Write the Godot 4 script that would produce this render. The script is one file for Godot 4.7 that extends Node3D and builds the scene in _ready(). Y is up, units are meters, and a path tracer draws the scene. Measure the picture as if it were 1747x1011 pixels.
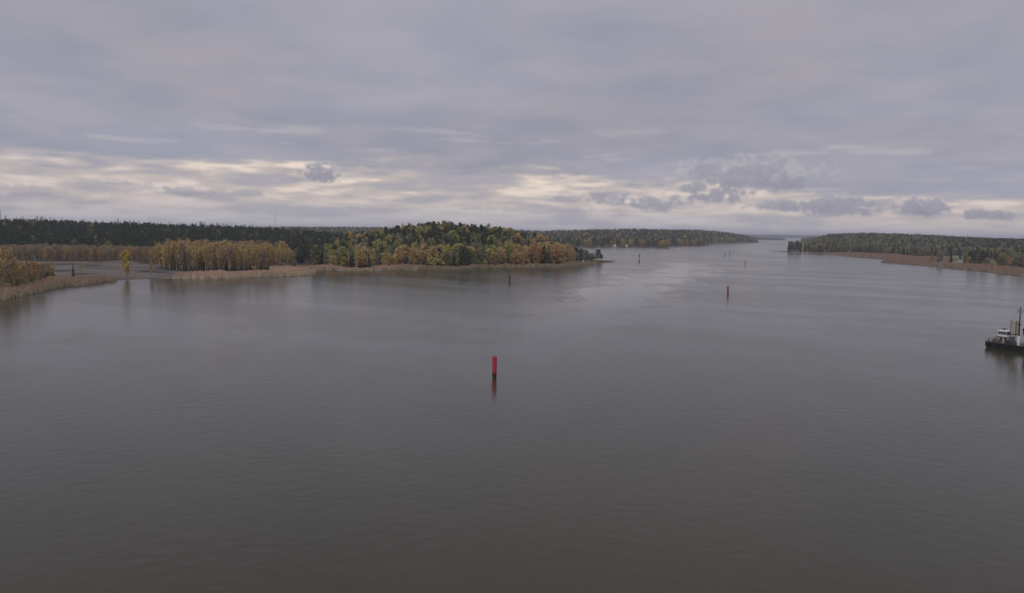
extends Node3D

# ------------------------------------------------------------------ state
var rng := RandomNumberGenerator.new()
var name_count := {}
var V := PackedVector3Array()
var N := PackedVector3Array()
var C := PackedColorArray()
var T := PackedVector2Array()
var I := PackedInt32Array()
var terrain_noise := FastNoiseLite.new()
var MAT := {}

# ------------------------------------------------------------------ small helpers
func numbered(called: String) -> String:
	var k: int = name_count.get(called, 0)
	name_count[called] = k + 1
	return called if k == 0 else "%s_%03d" % [called, k]

func clear_mesh() -> void:
	V = PackedVector3Array(); N = PackedVector3Array(); C = PackedColorArray(); T = PackedVector2Array(); I = PackedInt32Array()

func commit(with_uv := false) -> ArrayMesh:
	var a := []
	a.resize(Mesh.ARRAY_MAX)
	a[Mesh.ARRAY_VERTEX] = V
	a[Mesh.ARRAY_NORMAL] = N
	a[Mesh.ARRAY_COLOR] = C
	if with_uv:
		a[Mesh.ARRAY_TEX_UV] = T
	a[Mesh.ARRAY_INDEX] = I
	var m := ArrayMesh.new()
	m.add_surface_from_arrays(Mesh.PRIMITIVE_TRIANGLES, a)
	return m

func tri(a: Vector3, b: Vector3, c: Vector3, col: Color) -> void:
	var n := (c - a).cross(b - a).normalized()
	var k := V.size()
	V.append(a); V.append(b); V.append(c)
	for i in 3:
		N.append(n); C.append(col); I.append(k + i)

func quad(a: Vector3, b: Vector3, c: Vector3, d: Vector3, col: Color) -> void:
	var n := (c - a).cross(b - a).normalized()
	var k := V.size()
	V.append(a); V.append(b); V.append(c); V.append(d)
	for i in 4:
		N.append(n); C.append(col)
	for i in [0, 1, 2, 0, 2, 3]:
		I.append(k + i)

func leaf(p: Vector3, s: float, col: Color) -> void:
	# a small tilted spray of leaves: a kite of four points
	var u := Vector3(rng.randf_range(-1, 1), rng.randf_range(-0.7, 0.7), rng.randf_range(-1, 1)).normalized()
	var w := u.cross(Vector3(rng.randf_range(-1, 1), rng.randf_range(-1, 1), rng.randf_range(-1, 1))).normalized()
	var a := s * rng.randf_range(0.6, 1.1)
	var b := s * rng.randf_range(0.35, 0.8)
	quad(p - u * a, p + w * b + u * a * 0.2, p + u * a, p - w * b, col)

func tube(a: Vector3, b: Vector3, ra: float, rb: float, sides: int, col: Color, cap := false) -> void:
	var d := (b - a).normalized()
	var u := d.cross(Vector3(0.31, 0.2, 0.93)).normalized()
	var w := d.cross(u)
	var k := V.size()
	for i in sides:
		var t := TAU * i / sides
		var o := u * cos(t) + w * sin(t)
		V.append(a + o * ra); N.append(o); C.append(col)
		V.append(b + o * rb); N.append(o); C.append(col)
	for i in sides:
		var j := (i + 1) % sides
		for q in [2 * i, 2 * i + 1, 2 * j, 2 * i + 1, 2 * j + 1, 2 * j]:
			I.append(k + q)
	if cap:
		for i in sides:
			var t := TAU * i / sides
			var t2 := TAU * (i + 1) / sides
			tri(b, b + (u * cos(t) + w * sin(t)) * rb, b + (u * cos(t2) + w * sin(t2)) * rb, col)

func box(c: Vector3, s: Vector3, col := Color.WHITE, turn := 0.0) -> void:
	var r := Basis(Vector3.UP, turn)
	var h := s * 0.5
	var p := []
	for y in [-1, 1]:
		for q in [[-1, -1], [1, -1], [1, 1], [-1, 1]]:
			p.append(c + r * Vector3(h.x * q[0], h.y * y, h.z * q[1]))
	quad(p[0], p[1], p[2], p[3], col); quad(p[7], p[6], p[5], p[4], col)
	for i in 4:
		var j := (i + 1) % 4
		quad(p[i], p[i + 4], p[j + 4], p[j], col)

func lathe(profile: Array, sides: int, col := Color.WHITE) -> void:
	# profile: [radius, y] from the bottom up, smooth round, creased along
	for s in profile.size() - 1:
		var r0: float = profile[s][0]; var y0: float = profile[s][1]
		var r1: float = profile[s + 1][0]; var y1: float = profile[s + 1][1]
		var slope := Vector2(y1 - y0, r0 - r1).normalized()
		var k := V.size()
		for i in sides:
			var t := TAU * i / sides
			var o := Vector3(cos(t), 0, sin(t))
			var n := (o * slope.x + Vector3.UP * slope.y).normalized()
			V.append(o * r0 + Vector3.UP * y0); N.append(n); C.append(col)
			V.append(o * r1 + Vector3.UP * y1); N.append(n); C.append(col)
		for i in sides:
			var j := (i + 1) % sides
			for q in [2 * i, 2 * j, 2 * i + 1, 2 * i + 1, 2 * j, 2 * j + 1]:
				I.append(k + q)

func part(called: String, mesh: Mesh, mat: Material, parent: Node3D) -> MeshInstance3D:
	var o := MeshInstance3D.new()
	o.name = called
	o.mesh = mesh
	o.material_override = mat
	parent.add_child(o, true)
	return o

func tag(o: Node, label: String, category: String, group := "") -> void:
	o.set_meta("label", label)
	o.set_meta("category", category)
	if group != "":
		o.set_meta("group", group)

func thing(called: String, label: String, category: String, at := Vector3.ZERO, turn := 0.0, group := "") -> Node3D:
	var o := Node3D.new()
	o.name = numbered(called)
	add_child(o)
	o.position = at
	o.rotation.y = turn
	tag(o, label, category, group)
	return o

func plain(c: Color, rough := 0.8, metal := 0.0) -> StandardMaterial3D:
	# c is a linear base colour
	var m := StandardMaterial3D.new()
	m.albedo_color = c.linear_to_srgb()
	m.roughness = rough
	m.metallic = metal
	m.cull_mode = BaseMaterial3D.CULL_DISABLED
	return m

func tinted(c: Color, rough := 0.9) -> StandardMaterial3D:
	var m := plain(c, rough)
	m.vertex_color_use_as_albedo = true
	m.metallic_specular = 0.25
	m.backlight = Color.BLACK
	return m

func inside(p: Vector2, poly: PackedVector2Array) -> bool:
	return Geometry2D.is_point_in_polygon(p, poly)

func poly(a: Array) -> PackedVector2Array:
	var r := PackedVector2Array()
	for q in a:
		r.append(Vector2(q[0], q[1]))
	return r

func edge_distance(p: Vector2, pl: PackedVector2Array) -> float:
	var best := 1e12
	var n := pl.size()
	for i in n:
		var a := pl[i]
		var ab := pl[(i + 1) % n] - a
		var t := clampf((p - a).dot(ab) / ab.length_squared(), 0.0, 1.0)
		best = minf(best, (a + ab * t).distance_squared_to(p))
	best = sqrt(best)
	return best if inside(p, pl) else -best

# ------------------------------------------------------------------ the land, in metres, camera's bridge at the origin, north is -z
var MAINLAND := poly([[-1300, -140], [-420, -190], [-235, -235], [-192, -298], [-200, -330], [-206, -360], [-207, -380], [-206, -412], [-199, -430], [-184, -439], [-167, -437],
	[-152, -458], [-136, -474], [-127, -494], [-131, -518], [-148, -540], [-152, -556], [-140, -562], [-130, -553], [-109, -547], [-87, -561], [-74, -580], [-48, -582], [-24, -608], [-1, -632],
	[21, -650], [37, -650], [59, -701], [78, -748], [94, -783], [104, -815], [92, -850], [60, -905], [30, -960], [0, -1040], [-40, -1200], [-60, -1320], [-1300, -1320]])
var FARLAND := poly([[-2600, -1250], [-300, -1290], [-60, -1400], [60, -1585], [123, -1606], [213, -1670], [312, -1680], [350, -1705], [352, -1850], [420, -1945], [491, -2040], [522, -2070], [530, -2300],
	[615, -2521], [770, -2790], [918, -3041], [1033, -3330], [1010, -3520], [600, -4200], [-2600, -4200]])
var EASTLAND := poly([[468, -1432], [475, -1388], [506, -1322], [487, -1244], [491, -1215], [475, -1096], [483, -1028], [462, -985], [426, -915], [412, -890], [419, -839], [421, -796], [407, -729],
	[407, -675], [387, -608], [385, -540], [460, -440], [1500, -380], [2600, -2600], [2600, -4600], [1500, -4250], [1250, -3500], [900, -2500], [640, -1800], [520, -1520]])
# hills: centre x, z, reach x, reach z, height
var HILLS := [[-520, -930, 300, 210, 15.5], [-820, -860, 260, 200, 14.0], [-300, -1000, 160, 160, 6.0], [-62, -735, 88, 95, 16.5], [0, -830, 60, 90, 7.0],
	[-500, -2950, 900, 500, 20.0], [250, -2450, 300, 330, 14.0], [470, -2640, 240, 330, 16.0], [690, -3020, 230, 380, 24.0], [930, -3380, 150, 260, 10.0],
	[760, -1850, 210, 380, 10.0], [960, -2050, 260, 330, 20.0], [1000, -1500, 220, 300, 9.0], [1800, -3700, 500, 800, 22.0], [1300, -1600, 260, 400, 12.0]]
var MARSH := poly([[-420, -430], [-330, -470], [-262, -450], [-232, -418], [-206, -412], [-196, -432], [-166, -440], [-158, -505], [-205, -520], [-246, -565], [-300, -612], [-345, -585], [-420, -545]])
var LAWN_A := poly([[486, -970], [510, -955], [600, -1130], [575, -1140]])
var LAWN_B := poly([[448, -838], [476, -830], [690, -1210], [610, -1160]])
var LAWN_C := poly([[455, -755], [468, -735], [650, -1050], [590, -1075]])

func land_height(p: Vector2, d: float) -> float:
	var h := -2.0
	if d > -12.0:
		h = lerpf(-2.0, 0.0, (d + 12.0) / 12.0)
	if d > 0.0:
		h = 0.55 * (1.0 - exp(-d / 6.0)) + minf(d, 120.0) * 0.009
		for q in HILLS:
			var e := Vector2((p.x - q[0]) / q[2], (p.y - q[1]) / q[3]).length_squared()
			if e < 5.0:
				h += q[4] * exp(-e * 1.25) * smoothstep(0.0, 70.0, d)
		h += terrain_noise.get_noise_2d(p.x, p.y) * minf(d * 0.02, 1.6)
	return h

func ground_color(p: Vector2, d: float, far: bool) -> Color:
	var n := terrain_noise.get_noise_2d(p.x * 3.1, p.y * 3.1)
	var c := Color(0.062, 0.052, 0.034)
	if not far:
		if inside(p, MARSH):
			c = Color(0.125, 0.115, 0.108).lerp(Color(0.1, 0.08, 0.062), clampf(n * 1.6 + 0.3, 0, 1))
			if terrain_noise.get_noise_2d(p.x * 1.3 + 70.0, p.y * 5.0) > 0.22:
				c = Color(0.035, 0.033, 0.03)
		elif inside(p, LAWN_C):
			c = Color(0.075, 0.1, 0.05)
		elif inside(p, LAWN_A) or inside(p, LAWN_B):
			c = Color(0.15, 0.155, 0.1)
		elif d < 16.0:
			c = Color(0.15, 0.11, 0.065)
	return Color(c.r * (1.0 + n * 0.3), c.g * (1.0 + n * 0.3), c.b * (1.0 + n * 0.25))

func make_land(called: String, pl: PackedVector2Array, x0: float, x1: float, z0: float, z1: float, cell: float, mat: Material, far := false) -> void:
	clear_mesh()
	var nx := int((x1 - x0) / cell) + 1
	var nz := int((z1 - z0) / cell) + 1
	var hs := PackedFloat32Array(); hs.resize(nx * nz)
	for j in nz:
		for i in nx:
			var p := Vector2(x0 + i * cell, z0 + j * cell)
			var d := edge_distance(p, pl)
			var h := land_height(p, d)
			hs[j * nx + i] = h
			V.append(Vector3(p.x, h, p.y)); C.append(ground_color(p, d, far)); T.append(p * 0.05)
	for j in nz:
		for i in nx:
			var l := hs[j * nx + maxi(i - 1, 0)]
			var r := hs[j * nx + mini(i + 1, nx - 1)]
			var u := hs[maxi(j - 1, 0) * nx + i]
			var b := hs[mini(j + 1, nz - 1) * nx + i]
			N.append(Vector3(l - r, 2.0 * cell, u - b).normalized())
	for j in nz - 1:
		for i in nx - 1:
			var a := j * nx + i
			if hs[a] < -1.9 and hs[a + 1] < -1.9 and hs[a + nx] < -1.9 and hs[a + nx + 1] < -1.9:
				continue
			for q in [a, a + 1, a + nx, a + 1, a + nx + 1, a + nx]:
				I.append(q)
	var o := part(called, commit(true), mat, self)
	o.set_meta("kind", "structure")

# ------------------------------------------------------------------ sky
var SKY_N := FastNoiseLite.new()
var SKY_F := FastNoiseLite.new()
var PUFFS := []
# height of the cloud deck's edge over the horizon, degrees, at azimuths 10 degrees apart from -40 to 40
var DECK := [3.9, 3.9, 4.3, 4.6, 4.3, 3.6, 2.8, 2.4, 2.2]

func deck_edge(az: float) -> float:
	if absf(az) >= 40.0:
		return lerpf(DECK[8] if az > 0 else DECK[0], 4.2, clampf((absf(az) - 40.0) / 20.0, 0, 1)) + 0.0
	var f := (az + 40.0) / 10.0
	var i := int(f)
	return lerpf(DECK[i], DECK[mini(i + 1, 8)], f - i)

func sky_color(az: float, el: float) -> Vector3:
	var a := deg_to_rad(az)
	var e := deg_to_rad(el)
	var d := Vector3(sin(a) * cos(e), sin(e), -cos(a) * cos(e))
	var k := 1.0 / (d.y + 0.11)
	var px := d.x * k
	var pz := d.z * k
	var n1 := SKY_N.get_noise_3d(px * 34.0, pz * 34.0, 0.0)
	var n2 := SKY_N.get_noise_3d(px * 110.0 + 50.0, pz * 110.0, 9.0)
	# the deck of grey cloud
	var n3 := SKY_N.get_noise_3d(px * 330.0, pz * 330.0, 44.0)
	var t := n1 * 0.9 + n2 * 0.55 + n3 * 0.22
	var deck := Vector3(0.62, 0.618, 0.668) * (1.0 + 0.07 * t)
	deck += Vector3(0.016, 0.004, -0.006) * clampf(n2 * 2.0, -1, 1)
	var c := deck
	if el < 9.0:
		var ca := cos(a)
		var sa := sin(a)
		var s1 := SKY_F.get_noise_3d(sa * 520.0, el * 78.0, ca * 520.0)
		var s2 := SKY_F.get_noise_3d(sa * 1500.0, el * 170.0, ca * 1500.0 + 900.0)
		var big := SKY_N.get_noise_3d(sa * 210.0, el * 12.0 + 40.0, ca * 210.0)
		var edge := deck_edge(az) + 0.7 * s1 + 0.35 * s2
		var open := smoothstep(0.5, -0.45, el - edge)
		var low := clampf(el / maxf(deck_edge(az), 2.5), 0.0, 1.0)
		# thinner cloud and haze under the deck
		var under := Vector3(0.72, 0.703, 0.722).lerp(Vector3(0.752, 0.715, 0.705), smoothstep(0.1, 0.5, low))
		under *= 1.0 + 0.09 * s1 + 0.07 * s2 + 0.05 * big
		var glow := smoothstep(-0.06, 0.36, s1 * 0.6 + s2 * 0.6 + big * 0.5) * smoothstep(0.25, 0.8, low)
		glow *= 0.36 + 0.64 * exp(-pow((az + 7.0) / 15.0, 2.0))
		under = under.lerp(Vector3(0.965, 0.885, 0.815), glow)
		var grey := smoothstep(0.05, 0.4, -s1 - 0.5 * s2 - 0.3 * big)
		under = under.lerp(Vector3(0.655, 0.645, 0.685), grey * 0.85)
		# streaks of pale cloud above the edge
		var streak := smoothstep(0.2, 0.6, s1 + 0.4 * s2) * smoothstep(8.8, 6.0, el) * smoothstep(edge, edge + 0.8, el)
		c = c.lerp(Vector3(0.73, 0.71, 0.725), streak * 0.5)
		c = c.lerp(under, open)
		# heaped grey cloud below the deck, flat beneath
		for q in PUFFS:
			var dx: float = (az - q[0]) / q[2]
			if absf(dx) > 1.7:
				continue
			var dy: float = (el - q[1]) / q[3]
			if absf(dy) > 2.0:
				continue
			var lump := SKY_F.get_noise_3d(sa * 6500.0, el * 150.0, ca * 6500.0) * 0.75 + SKY_F.get_noise_3d(sa * 20000.0, el * 420.0, ca * 20000.0) * 0.35
			var wide := SKY_N.get_noise_3d(sa * 1800.0, el * 60.0, ca * 1800.0)
			var body := 0.85 + (0.9 if q[2] > 1.7 else 0.3) * wide - dx * dx * 0.8 - (dy * dy if dy > 0.0 else dy * dy * 3.0) + lump
			var amount: float = smoothstep(0.0, 0.62, body) * q[4]
			# thin bright rims where the light comes round the heap
			c = c.lerp(Vector3(0.9, 0.845, 0.8), smoothstep(-0.3, -0.02, body) * 0.22 * q[4] * smoothstep(-0.4, 0.5, dy))
			var tone := Vector3(0.575, 0.572, 0.625) * (1.0 + 0.05 * clampf(dy, -1, 1) + 0.12 * lump)
			c = c.lerp(tone, amount)
	# an overcast sky grows brighter towards the zenith
	var lift := (1.0 + 2.6 * maxf(d.y, 0.42)) / 2.092
	return Vector3(pow(c.x, 2.2), pow(c.y, 2.2), pow(c.z, 2.2)) * lift

func make_sky() -> ImageTexture:
	SKY_N.seed = 11; SKY_N.noise_type = FastNoiseLite.TYPE_SIMPLEX_SMOOTH; SKY_N.frequency = 0.012; SKY_N.fractal_octaves = 4
	SKY_F.seed = 5; SKY_F.noise_type = FastNoiseLite.TYPE_SIMPLEX_SMOOTH; SKY_F.frequency = 0.012; SKY_F.fractal_octaves = 4
	# azimuth, height, half width, height of the top, strength
	PUFFS = [[-13.5, 3.65, 1.5, 1.0, 0.95], [-15.3, 3.3, 1.0, 0.3, 0.5], [-18.1, 2.3, 1.3, 0.4, 0.6], [-9.9, 4.4, 0.8, 0.3, 0.5], [3.8, 2.3, 1.6, 0.45, 0.6], [6.2, 2.25, 2.4, 0.7, 0.75], [9.8, 2.1, 2.8, 0.95, 0.85],
		[14.6, 2.8, 2.6, 1.1, 0.9], [16.0, 3.7, 4.5, 1.6, 0.85], [12.6, 3.1, 1.4, 0.6, 0.7], [18.2, 1.95, 2.0, 0.6, 0.8], [21.4, 1.85, 3.2, 0.95, 0.9], [24.6, 2.2, 1.0, 0.35, 0.6], [26.7, 1.8, 1.8, 0.8, 0.95], [30.2, 1.35, 1.8, 0.55, 0.9],
		[-26.0, 2.4, 3.4, 0.6, 0.45], [-31.0, 2.0, 2.4, 0.5, 0.4], [2.0, 1.6, 6.0, 0.45, 0.3], [-22.0, 2.3, 2.6, 0.5, 0.5]]
	var r2 := RandomNumberGenerator.new(); r2.seed = 77
	var az := 36.0
	while az < 324.0:
		PUFFS.append([az if az < 180.0 else az - 360.0, r2.randf_range(1.4, 3.4), r2.randf_range(1.0, 3.0), r2.randf_range(0.3, 0.8), r2.randf_range(0.4, 0.9)])
		az += r2.randf_range(3.0, 6.0)
	var w := 4096
	var h := 2048
	var low_rows := 205   # the lowest 18 degrees, finely
	var fine := PackedFloat32Array(); fine.resize(w * low_rows * 3)
	var at := 0
	for j in low_rows:
		var el := (low_rows - j - 0.5) / h * 180.0
		for i in w:
			var c := sky_color(wrapf((i + 0.5) / w * 360.0, -180.0, 180.0), el)
			fine[at] = c.x; fine[at + 1] = c.y; fine[at + 2] = c.z
			at += 3
	var img_low := Image.create_from_data(w, low_rows, false, Image.FORMAT_RGBF, fine.to_byte_array())
	var top_rows := h / 2 - low_rows
	var cw := 512
	var ch := 103
	var coarse := PackedFloat32Array(); coarse.resize(cw * ch * 3)
	at = 0
	for j in ch:
		var el := 90.0 - (j + 0.5) / ch * (90.0 - low_rows / float(h) * 180.0)
		for i in cw:
			var c := sky_color(wrapf((i + 0.5) / cw * 360.0, -180.0, 180.0), el)
			coarse[at] = c.x; coarse[at + 1] = c.y; coarse[at + 2] = c.z
			at += 3
	var img_top := Image.create_from_data(cw, ch, false, Image.FORMAT_RGBF, coarse.to_byte_array())
	img_top.resize(w, top_rows, Image.INTERPOLATE_BILINEAR)
	var img := Image.create(w, h, false, Image.FORMAT_RGBF)
	img.fill(Color(0.1, 0.1, 0.1))
	img.blit_rect(img_top, Rect2i(0, 0, w, top_rows), Vector2i(0, 0))
	img.blit_rect(img_low, Rect2i(0, 0, w, low_rows), Vector2i(0, top_rows))
	return ImageTexture.create_from_image(img)

# ------------------------------------------------------------------ water
func make_water() -> void:
	var f := FastNoiseLite.new()
	f.seed = 21; f.noise_type = FastNoiseLite.TYPE_SIMPLEX_SMOOTH; f.frequency = 0.011; f.fractal_octaves = 5; f.fractal_gain = 0.55
	var im := f.get_seamless_image(1024, 1024)
	im.convert(Image.FORMAT_RGBA8)
	im.bump_map_to_normal_map(6.0)
	var ripples := ImageTexture.create_from_image(im)
	# ruffled water, and the calmer slick that a passing ship left: the same water with flatter ripples
	var mats := []
	for level in 5:
		var m := StandardMaterial3D.new()
		m.albedo_color = Color(0.029, 0.0268, 0.0125).linear_to_srgb()
		m.roughness = [0.185, 0.165, 0.145, 0.11, 0.075][level]
		m.metallic_specular = 0.37
		m.normal_enabled = true
		m.normal_texture = ripples
		m.normal_scale = [0.17, 0.15, 0.13, 0.11, 0.09][level]
		mats.append(m)
	var silt := FastNoiseLite.new()
	silt.seed = 8; silt.frequency = 0.02; silt.fractal_octaves = 4
	var xs := [-40000.0, -8000.0, -2000.0, -900.0]
	var x := -420.0
	while x < 460.0:
		xs.append(x); x += 3.5
	xs.append_array([900.0, 2000.0, 8000.0, 40000.0])
	var zs := [2000.0, 200.0]
	var z := -40.0
	while z > -1000.0:
		zs.append(z); z -= 3.0 if z > -400.0 else 6.0
	zs.append_array([-1300.0, -2500.0, -6000.0, -15000.0, -60000.0])
	# the stirred-up trail a ship left down the fairway
	var trail := [[4.0, -172.0, 4.0], [10.0, -212.0, 9.0], [28.0, -285.0, 17.0], [58.0, -400.0, 25.0], [104.0, -540.0, 30.0], [140.0, -660.0, 28.0], [165.0, -780.0, 22.0]]
	clear_mesh()
	for zz in zs:
		for xx in xs:
			V.append(Vector3(xx, 0, zz)); N.append(Vector3.UP); T.append(Vector2(xx / 42.0, zz / 30.0))
	var nx := xs.size()
	var cells := [PackedInt32Array(), PackedInt32Array(), PackedInt32Array(), PackedInt32Array(), PackedInt32Array()]
	for j in zs.size() - 1:
		for i in nx - 1:
			var a := j * nx + i
			var p := Vector2((xs[i] + xs[i + 1]) * 0.5, (zs[j] + zs[j + 1]) * 0.5)
			var best := -1.0
			if absf(p.x) < 400.0 and p.y > -900.0:
				for k in trail.size() - 1:
					var b := Vector2(trail[k][0], trail[k][1])
					var c := Vector2(trail[k + 1][0], trail[k + 1][1])
					var t := clampf((p - b).dot(c - b) / (c - b).length_squared(), 0, 1)
					best = maxf(best, 1.0 - p.distance_to(b.lerp(c, t)) / lerpf(trail[k][2], trail[k + 1][2], t))
			# wind patches drawn out along the breeze
			var w := silt.get_noise_2d((p.x * 0.8 + p.y * 0.6) * 0.28, (p.y * 0.8 - p.x * 0.6) * 0.9) + 0.45 * silt.get_noise_2d(p.x * 3.0 + 500.0, p.y * 2.0)
			var level := 2 if w > 0.1 else (1 if w > -0.14 else 0)
			if best > -0.8:
				var s := best + silt.get_noise_2d(p.x, p.y) * 1.1 + silt.get_noise_2d(p.x * 5.0, p.y * 3.0) * 0.7
				level = 4 if s > 0.5 else (3 if s > 0.2 else (2 if s > 0.0 else level))
			for q in [a, a + nx, a + 1, a + 1, a + nx, a + nx + 1]:
				cells[level].append(q)
	var wm := ArrayMesh.new()
	for level in 5:
		var arr := []
		arr.resize(Mesh.ARRAY_MAX)
		arr[Mesh.ARRAY_VERTEX] = V; arr[Mesh.ARRAY_NORMAL] = N; arr[Mesh.ARRAY_TEX_UV] = T; arr[Mesh.ARRAY_INDEX] = cells[level]
		wm.add_surface_from_arrays(Mesh.PRIMITIVE_TRIANGLES, arr)
		wm.surface_set_material(level, mats[level])
	var o := part("water", wm, null, self)
	o.set_meta("kind", "structure")

# ------------------------------------------------------------------ tree shapes: each returns [trunk mesh, crown mesh, width]
func limbs_to(base: Vector3, ends: Array, r: float, col: Color) -> void:
	for e in ends:
		var mid: Vector3 = base.lerp(e, 0.5) + Vector3(0, 0.12 * base.distance_to(e), 0)
		tube(base, mid, r, r * 0.6, 4, col)
		tube(mid, e, r * 0.6, r * 0.2, 4, col)

func shade(spread: float) -> Color:
	var k := rng.randf_range(1.0 - spread, 1.0 + spread)
	return Color(k * rng.randf_range(0.94, 1.06), k, k * rng.randf_range(0.9, 1.1))

func birch_shape(h: float, bare: float, full: float, leaves: int, r: float) -> Array:
	clear_mesh()
	var p := Vector3.ZERO
	var pts := [p]
	var lean := Vector3(rng.randf_range(-0.3, 0.3), 0, rng.randf_range(-0.3, 0.3))
	for i in 9:
		var t := (i + 1) / 9.0
		var q := Vector3(0, h * t, 0) + lean * t * t * 1.6 + Vector3(rng.randf_range(-0.06, 0.06), 0, rng.randf_range(-0.06, 0.06))
		var col := Color(0.42, 0.39, 0.35) if i > 0 else Color(0.16, 0.14, 0.12)
		if t > 0.8:
			col = Color(0.16, 0.11, 0.08)
		tube(p, q, 0.15 * (1.0 - (i / 9.0)) + 0.025, 0.15 * (1.0 - t) + 0.02, 6, col)
		p = q
		pts.append(p)
	var ends := []
	for k in 40:
		var t := lerpf(bare * 0.8, 0.95, (k + rng.randf()) / 40.0)
		var b: Vector3 = pts[int(t * 9.0)].lerp(pts[mini(int(t * 9.0) + 1, 9)], fmod(t * 9.0, 1.0))
		var g := TAU * rng.randf()
		var prof := r * pow(sin(PI * clampf((t - bare * 0.8) / (1.02 - bare * 0.8), 0.03, 1.0)), 0.6) * rng.randf_range(0.6, 1.1)
		var e := b + Vector3(cos(g) * prof, prof * rng.randf_range(0.7, 1.4), sin(g) * prof)
		limbs_to(b, [e], 0.035, Color(0.15, 0.115, 0.085))
		ends.append([b, e])
	var trunk := commit()
	clear_mesh()
	for k in leaves:
		var q: Array = ends[rng.randi() % ends.size()]
		var t := rng.randf_range(0.25, 1.15)
		var c: Vector3 = (q[0] as Vector3).lerp(q[1], t) + Vector3(rng.randfn(0, 0.3), rng.randfn(0, 0.45) - 0.35 * t, rng.randfn(0, 0.3)) * full
		leaf(c, rng.randf_range(0.2, 0.42), shade(0.28))
	return [trunk, commit(), r * 2.0]

func leafy_shape(h: float, r: float, foot: float, lobes: int, per: int) -> Array:
	clear_mesh()
	var centers := []
	for k in lobes:
		var t := (k + 0.5) / lobes
		var y := lerpf(foot * h + r * 0.3, h * 0.9, t)
		var g := k * 2.4 + rng.randf_range(-0.5, 0.5)
		var rad := r * 0.66 * sqrt(maxf(0.05, sin(PI * clampf((y / h - foot) / (1.04 - foot) * 0.86 + 0.12, 0, 1)))) * rng.randf_range(0.55, 1.1)
		centers.append(Vector3(cos(g) * rad, y, sin(g) * rad))
	centers.append(Vector3(rng.randf_range(-0.4, 0.4), h * 0.92, rng.randf_range(-0.4, 0.4)))
	var bark := Color(0.085, 0.07, 0.055)
	tube(Vector3.ZERO, Vector3(0.1, h * 0.35, 0.05), 0.26, 0.19, 7, bark)
	tube(Vector3(0.1, h * 0.35, 0.05), Vector3(0, h * 0.85, 0), 0.19, 0.05, 6, bark)
	for c in centers:
		limbs_to(Vector3(0.08, clampf(c.y * 0.62, h * 0.12, h * 0.7), 0.03), [c], 0.09, bark)
	var trunk := commit()
	clear_mesh()
	for c in centers:
		var s := r * rng.randf_range(0.36, 0.56)
		var tone := rng.randf_range(0.8, 1.2)
		for k in per:
			var d := Vector3(rng.randfn(), rng.randfn(), rng.randfn()).normalized() * s * pow(rng.randf(), 0.42)
			d.y *= 0.85
			var col := shade(0.22)
			leaf(c + d, rng.randf_range(0.3, 0.62), Color(col.r * tone, col.g * tone, col.b * tone))
	return [trunk, commit(), r * 1.8]

func pine_shape(h: float, r: float, bare: float, pads: int, per: int) -> Array:
	clear_mesh()
	tube(Vector3.ZERO, Vector3(0.1, h * 0.45, 0), 0.24, 0.18, 6, Color(0.1, 0.075, 0.06))
	tube(Vector3(0.1, h * 0.45, 0), Vector3(0.0, h * 0.96, 0.1), 0.18, 0.05, 6, Color(0.2, 0.105, 0.055))
	var pad := []
	for k in pads:
		var t := (k + 0.5) / pads
		var y := lerpf(h * bare, h * 0.95, t)
		var g := k * 2.4 + rng.randf_range(-0.6, 0.6)
		var rad := r * (1.0 - 0.75 * t * t) * rng.randf_range(0.35, 0.85) * (0.2 if k == pads - 1 else 1.0)
		var c := Vector3(cos(g) * rad, y, sin(g) * rad)
		pad.append([c, r * rng.randf_range(0.38, 0.6) * (1.0 - 0.35 * t)])
		tube(Vector3(0.05, y - rad * 0.3, 0), c, 0.07, 0.03, 4, Color(0.17, 0.1, 0.06))
	var trunk := commit()
	clear_mesh()
	for q in pad:
		var tone := rng.randf_range(0.8, 1.2)
		for k in per:
			var d: Vector3 = Vector3(rng.randfn(), rng.randfn(), rng.randfn()).normalized() * q[1] * pow(rng.randf(), 0.45)
			d.y *= 0.5
			leaf(q[0] + d, rng.randf_range(0.26, 0.54), shade(0.22) * tone)
	return [trunk, commit(), r * 1.7]

func spruce_shape(h: float, r: float, tiers: int) -> Array:
	clear_mesh()
	tube(Vector3.ZERO, Vector3(0, h * 0.98, 0), 0.2, 0.02, 6, Color(0.075, 0.06, 0.05))
	var trunk := commit()
	clear_mesh()
	for k in tiers:
		var t := (k + 0.4) / tiers
		var y := lerpf(h * 0.06, h * 0.98, t)
		var reach := r * pow(1.0 - t, 0.82) + 0.18
		var n := 11 if t < 0.6 else 7
		for i in n:
			var g := TAU * (i + rng.randf()) / n
			var out := Vector3(cos(g), 0, sin(g))
			var side := Vector3(-sin(g), 0, cos(g))
			var l := reach * rng.randf_range(0.7, 1.12)
			var a := Vector3(0, y + 0.15 * l, 0)
			var m := out * l * 0.55 + Vector3(0, y - 0.08 * l, 0)
			var e := out * l + Vector3(0, y - rng.randf_range(0.25, 0.45) * l, 0)
			var wd := 0.24 * l + 0.16
			quad(a, m + side * wd, e, m - side * wd, shade(0.25))
			for s in 2:
				leaf(a.lerp(e, rng.randf_range(0.5, 1.0)) + Vector3(0, -0.15, 0), rng.randf_range(0.2, 0.38), shade(0.28))
	return [trunk, commit(), r * 1.8]

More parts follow.
